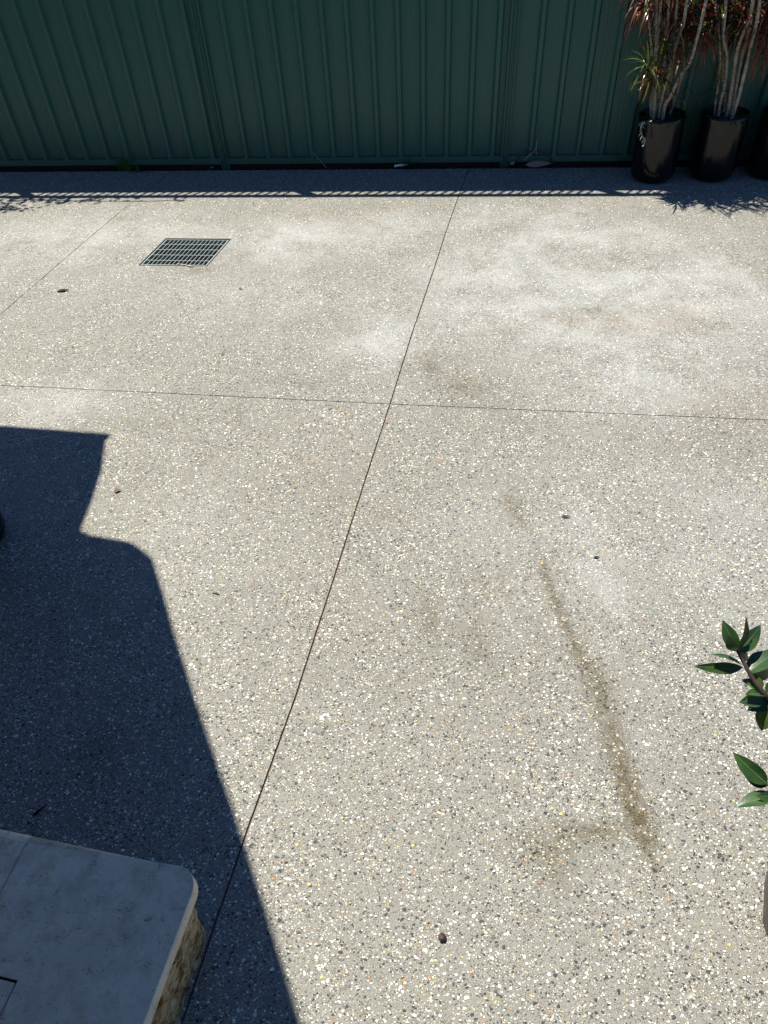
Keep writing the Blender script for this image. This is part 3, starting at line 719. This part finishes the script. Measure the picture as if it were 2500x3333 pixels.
# the upper sprig: leaves are given base pixel, tip pixel, half width, heights
LF((2397, 2118), (2352, 2018), .0165, 1.235, 1.27, (-.45, -.3, .85))
LF((2402, 2120), (2427, 2005), .0165, 1.235, 1.29, (.5, -.2, .8))
LF((2400, 2122), (2476, 2034), .019, 1.235, 1.25, (.2, -.55, .8))
LF((2398, 2124), (2436, 2145), .013, 1.23, 1.20, (.6, -.4, .5))
LF((2395, 2120), (2372, 2066), .014, 1.23, 1.28, (-.6, -.5, .6))
LF((2418, 2172), (2258, 2168), .0145, 1.215, 1.19, (0, -.75, .6))
LF((2415, 2165), (2312, 2130), .0135, 1.22, 1.23, (-.1, .5, .8))
LF((2432, 2192), (2545, 2115), .024, 1.205, 1.22, (.1, .35, .9))
LF((2434, 2194), (2520, 2178), .018, 1.2, 1.16, (.2, -.75, .5))
LF((2478, 2245), (2444, 2192), .016, 1.19, 1.20, (-.7, -.3, .6), mi=2)
LF((2460, 2232), (2415, 2212), .010, 1.19, 1.18, (0, -.3, .9))
LF((2490, 2268), (2406, 2286), .016, 1.18, 1.17, (-.3, -.6, .7))
LF((2490, 2262), (2425, 2262), .014, 1.18, 1.19, (-.3, .3, .9))
LF((2500, 2275), (2432, 2312), .017, 1.17, 1.15, (-.3, -.6, .7))
LF((2505, 2290), (2478, 2378), .020, 1.17, 1.12, (-.6, -.5, .6), mi=2)
LF((2500, 2285), (2540, 2360), .020, 1.17, 1.12, (.5, -.5, .6))
LF((2495, 2260), (2550, 2215), .018, 1.18, 1.2, (.5, .1, .8))
# the lower cluster
LF((2498, 2552), (2386, 2448), .021, 1.08, 1.10, (-.6, -.4, .7))
LF((2500, 2556), (2420, 2520), .014, 1.075, 1.06, (-.4, -.7, .4))
LF((2500, 2548), (2494, 2420), .019, 1.08, 1.13, (.7, -.2, .6))
LF((2525, 2590), (2395, 2628), .019, 1.06, 1.05, (-.2, .2, .9))
LF((2530, 2592), (2462, 2590), .016, 1.06, 1.07, (-.2, -.6, .8))
rr = random.Random(21)
stems = [smooth_path([V2(pc.x, pc.y) + Vector((0, 0, .37)), at(2690, 2700, .75), at(2570, 2380, 1.08), at(2500, 2275, 1.175), at(2450, 2208, 1.205), at(2418, 2150, 1.225), at(2400, 2118, 1.238)], 6),
         smooth_path([V2(pc.x + .02, pc.y) + Vector((0, 0, .37)), at(2720, 2760, .7), at(2610, 2620, .98), at(2540, 2575, 1.055), at(2498, 2553, 1.08)], 6),
         smooth_path([V2(pc.x + .03, pc.y + .03) + Vector((0, 0, .37)), at(2800, 2500, .9), at(2760, 2250, 1.2), at(2750, 2150, 1.35)], 6),
         smooth_path([V2(pc.x + .04, pc.y - .02) + Vector((0, 0, .37)), at(2900, 2700, .9), at(2950, 2600, 1.2)], 6)]
for st in stems:      # leaves along the stems outside the picture
    for k, p in enumerate(st[5:]):
        q = p + Vector((0, 0, 0)); 
        if q.x < 0.66 - 0.0 and q.z > 1.0: continue
        for _ in range(3):
            d = Vector((rr.uniform(-.5, 1), rr.uniform(-.9, .9), rr.uniform(0, .9))).normalized()
            tip = p + d * rr.uniform(.06, .09)
            v = CAMR.transposed() @ (tip - Vector((0, 0, CAM_H)))
            if 1250 + F_PX * v.x / -v.z < 2510: continue
            broad(bm, p, tip, rr.uniform(.014, .021), Vector((rr.uniform(-.4, .4), rr.uniform(-.4, .4), 1)))
keep(sheet('foliage', bm, [M_LAUREL, M_RIB, M_LYOUNG]), lau)
for k, st in enumerate(stems):
    bm = bmesh.new(); tube(bm, st, [.0065 - .0042 * i / len(st) for i in range(len(st))], 7); keep(obj('stem', bm, M_TWIG, smooth=True), lau)

# ------------------------------------------------------------------ litter and weeds
def flat_leaf(px, py, L, wd, ang, mat, name, label, cat='leaf', curl=.35, z=.004, off=None):
    bm = bmesh.new(); c = at(px, py, z) if off is None else at_off(px, py, off)
    d = Vector((math.cos(ang), math.sin(ang), .06)) * L
    up = UZ if off is None else (FN * .85 + UZ * .5)       # leaves by the fence lean against it
    if off is not None: d = (FE * math.cos(ang) + UZ * math.sin(ang) * .5) * L
    broad(bm, c - d / 2, c + d / 2, wd, up, curl * .4, .12, 8)
    bmesh.ops.solidify(bm, geom=bm.faces[:], thickness=.0008)
    return tag(obj(name, bm, mat, smooth=True), label, cat)
flat_leaf(205, 946, .085, .021, .1, M_DRYLEAF, 'dry_leaf', 'dark curled dry leaf lying on the sunny concrete left of the drain', curl=.3, z=.004)
flat_leaf(382, 1597, .034, .014, .4, M_ORANGE, 'dry_leaf', 'orange-brown scrap of leaf beside the notch of the big shadow', curl=.3, z=.006)
flat_leaf(1842, 1681, .042, .007, -.1, M_DRYLEAF, 'dry_leaf', 'thin dark leaf right of the middle of the yard, above the brown stain', curl=.6, z=.006)
flat_leaf(1942, 1813, .026, .006, .2, M_DRYLEAF, 'dry_leaf', 'tiny black leaf scrap right of the top of the brown stain', curl=.6, z=.005)
flat_leaf(783, 939, .028, .008, -.2, M_DRYLEAF, 'dry_leaf', 'tiny dark leaf on the sunny concrete right of and below the drain', curl=.5, z=.005)
flat_leaf(128, 2640, .05, .008, .7, M_DRYLEAF, 'dry_leaf', 'dark leaf in the big shadow just above the stone landing', curl=.6, z=.006)
flat_leaf(725, 1150, .045, .004, 1.3, M_DRYLEAF, 'dry_leaf', 'thin curled dry leaf standing out on the left slab below the drain', curl=.8, z=.006)
flat_leaf(930, 2805, .012, .004, .3, M_ORANGE, 'dry_leaf', 'rust-coloured chip right of the long joint near the landing', curl=.3, z=.004)
flat_leaf(1752, 534, .22, .034, .10, M_PALELEAF, 'dry_leaf', 'large pale pinkish dead leaf against the foot of the fence', curl=.15, off=.066)
flat_leaf(1668, 531, .05, .018, .5, M_PALELEAF, 'dry_leaf', 'small crumpled pale leaf left of the large pale leaf by the fence', curl=.5, off=.062)
flat_leaf(1795, 532, .06, .016, .2, M_DRYLEAF, 'dry_leaf', 'brown dead leaf right of the large pale leaf by the fence', curl=.5, off=.062)
flat_leaf(690, 545, .03, .010, .5, M_PALELEAF, 'dry_leaf', 'pale leaf fragment in the dark gap left of a fence post', curl=.5, off=.062)
# a round brown seed husk
bm = bmesh.new(); bmesh.ops.create_icosphere(bm, subdivisions=3, radius=.011)
for v in bm.verts:
    v.co *= 1 + .25 * mnoise.noise(v.co * 140); v.co.z *= .75
    v.co += at(1440, 3052, .007)
tag(obj('seed_husk', bm, M_DRYLEAF, smooth=True), 'small round brown seed husk on the sunny concrete near the bottom edge', 'seed')
bm = bmesh.new(); tube(bm, [at(692, 1930, .003), at(702, 1931, .004), at(714, 1935, .003)], .0022, 6)
tag(obj('twig', bm, M_TWIG, smooth=True), 'short dark twig on the concrete right of the big shadow', 'twig')
bm = bmesh.new(); tube(bm, smooth_path([at(715, 1150, .004), at(722, 1140, .009), at(728, 1130, .004)], 3), .002, 6)
# pale stick by the fence
bm = bmesh.new(); tube(bm, [at_off(1284, 541, .05), at_off(1300, 538, .05), at_off(1326, 536, .05)], [.010, .009, .008], 10)
tag(obj('plastic_stick', bm, M_WHITE, smooth=True), 'short white stick lying in the gap at the foot of the fence', 'stick')
def grass(name, px, py, n, h, mat, label, seed, spread=.05, off=.04, droop=1.0, wd=.004):
    rr = random.Random(seed); bm = bmesh.new(); c = at_off(px, py, off); c.z = max(c.z, -.02)
    for _ in range(n):
        o = c + FE * rr.gauss(0, spread) + FN * rr.uniform(-.02, .02); o.z = -.028 if off < .06 else 0
        strap(bm, o, Vector((rr.uniform(-.5, .5), rr.uniform(-.5, .2), 1)), rr.uniform(.5, 1.1) * h, rr.uniform(.6, 1.2) * wd, rr.uniform(.3, 1.3) * droop, 0, 5)
    return tag(sheet(name, bm, mat), label, 'weed')
grass('grass_tuft', 412, 548, 60, .17, M_WEED, 'bright green tuft of grass growing at the foot of the fence on the left', 31, .028)
grass('grass_tuft', 445, 553, 16, .07, M_LAUREL, 'low dark weed spilling on to the concrete beside the green tuft', 32, .03, .075, 2.5, .006)
grass('weed_plant', 1332, 545, 34, .13, M_LAUREL, 'small dark weed behind the white stick at the fence', 33, .03, .04, 1.5, .007)
grass('weed_plant', 1590, 545, 26, .07, M_LAUREL, 'sparse low weed at the foot of the fence just left of a post', 34, .07, .04, 1.5, .006)
grass('weed_plant', 1700, 545, 40, .09, M_LAUREL, 'clump of low dark weeds behind the large pale leaf', 35, .07, .03, 1.5, .006)
def stalk(pp, off, r, mat, label, name='dry_stalk'):
    bm = bmesh.new(); tube(bm, smooth_path([at_off(x, y, off) for x, y in pp], 5), r, 6); tag(obj(name, bm, mat, smooth=True), label, 'stalk')
stalk([(1708, 522), (1722, 506), (1738, 492), (1745, 480), (1747, 458)], .05, .0022, M_STRAW, 'thin pale grass stalk bending up beside the arching twig')
stalk([(1745, 505), (1746, 488), (1745, 480)], .06, .002, M_STRAW, 'short pale upright straw next to the bent grass stalk')
stalk([(1676, 530), (1690, 510), (1715, 496), (1745, 492), (1775, 500), (1795, 516), (1798, 530)], .03, .006, M_TWIG, 'dark twig arching over the foot of the fence', 'arching_twig')
stalk([(1020, 497), (1035, 515), (1050, 532), (1062, 546)], .04, .0018, M_STRAW, 'thin dry stalk leaning on the fence between two posts')
rr = random.Random(77)
# crumbs of leaf and bark in the gap: nobody could count them
bm = bmesh.new()
for _ in range(900):
    t = rr.uniform(-3.6, 3.2) if rr.random() < .5 else rr.uniform(-.6, 2.2); of = rr.uniform(.0, .062) if rr.random() < .88 else rr.uniform(.06, .16); c = fpt(t, of, -.026 + rr.uniform(0, .012) if of < .06 else .004); a = rr.uniform(0, 6.28)
    d = Vector((math.cos(a), math.sin(a), rr.uniform(-.2, .5))) * rr.uniform(.006, .024)
    broad(bm, c - d, c + d, rr.uniform(.002, .007), UZ, .4, .2, 3)
for f in bm.faces: f.material_index = 0 if rr.random() < .8 else 1
o = sheet('leaf_litter', bm, [M_DRYLEAF, M_PALELEAF]); tag(o, 'dead leaf crumbs lying in the dark gap under the fence', 'leaf litter', kind='stuff')
stick = [(745, 868), (765, 876)]
bm = bmesh.new(); tube(bm, smooth_path([at(578, 858, .006), at(600, 862, .007), at(628, 868, .006)], 4), [.002] * 4 + [.004] * 4 + [.002], 6)
tag(obj('straw_blade', bm, M_STRAW, smooth=True), 'pale blade of straw lying along the near edge of the drain grate', 'straw')

# ------------------------------------------------------------------ things outside the picture that throw its shadows
RZ = 2.78
shadow_outline = [at(*p) for p in ((355, 1414), (338, 1432), (325, 1530), (300, 1610), (258, 1715), (262, 1728), (300, 1745), (420, 1766), (440, 1772), (490, 1812), (530, 1940), (560, 2050), (640, 2300), (700, 2475), (760, 2650), (860, 2960), (975, 3333))]
back = -SUN_U * (COT * RZ)
pl = [p + back for p in shadow_outline]
d_last = (pl[-1] - pl[-3]).normalized(); pl.append(pl[-1] + d_last * 2.6)
d_first = (at(0, 1387) - at(355, 1414)).normalized()
pl += [V2(pl[-1].x, -4.0), V2(-9, -4.0), pl[0] + d_first * 7.0]
hs = empty('shadow_casters', V2(-3.0, -2.0), 'added unseen slab above and left of the camera, cut to cast the shadow over the lower left of the yard', 'shadow caster')  # invented slab, outline projected back from the shadow it has to cast
bm = bmesh.new()
lo = [bm.verts.new(Vector((p.x, p.y, RZ - .02))) for p in pl]; hi = [bm.verts.new(Vector((p.x, p.y, RZ + .03))) for p in pl]
bm.faces.new(lo[::-1]); bm.faces.new(hi)
for i in range(len(pl)): bm.faces.new((lo[i], lo[(i + 1) % len(pl)], hi[(i + 1) % len(pl)], hi[i]))
keep(obj('caster_sheet', bm, M_CASTER), hs)
bm = bmesh.new(); frame_box(bm, Vector((-9, -4.25, -.03)), Vector((11, 0, 0)), Vector((0, .25, 0)), Vector((0, 0, 3.4))); keep(obj('unseen_house_wall', bm, M_WALL), hs)  # unseen wall assumed behind the camera, added to dim skylight in the shade
bm = bmesh.new(); frame_box(bm, Vector((-2.95, -4.0, -.03)), Vector((.25, 0, 0)), Vector((0, 6.5, 0)), Vector((0, 0, RZ - .0))); keep(obj('side_blocker', bm, M_WALL), hs)  # invented wall out of view, set close to deepen the lower-left shade
# leafy climber on top of the fence at left
cl = empty('climbing_plant', fpt(-3.2, 0, 2.1), 'leafy climber on the fence top at left, seen only by its leaf shadows', 'climber')
bm = bmesh.new(); rr = random.Random(9)
HZ = 2.3
for px, py, n, sx in ((20, 680, 60, .10), (60, 655, 30, .10), (170, 645, 26, .10), (230, 655, 44, .16), (330, 643, 20, .10), (420, 645, 12, .05), (585, 647, 7, .03), (-150, 670, 150, .3)):
    c = at(px, py) - SUN_U * (COT * HZ) + Vector((0, 0, HZ))
    for _ in range(n):
        p = c + Vector((rr.gauss(0, sx), rr.gauss(0, .025), rr.gauss(0, .05))); a = rr.uniform(0, 6.28)
        d = Vector((math.cos(a), math.sin(a) , rr.uniform(-.4, .3))) * rr.uniform(.03, .06)
        broad(bm, p, p + d, rr.uniform(.012, .022), UZ, .2, .1, 5)
keep(sheet('foliage', bm, M_LAUREL), cl)
bm = bmesh.new(); tube(bm, smooth_path([fpt(-3.8, .02, 2.12), fpt(-3.2, .05, 2.2), fpt(-2.7, .05, 2.25), fpt(-2.3, .04, 2.2)], 6), .006, 6); keep(obj('stem', bm, M_TWIG, smooth=True), cl)
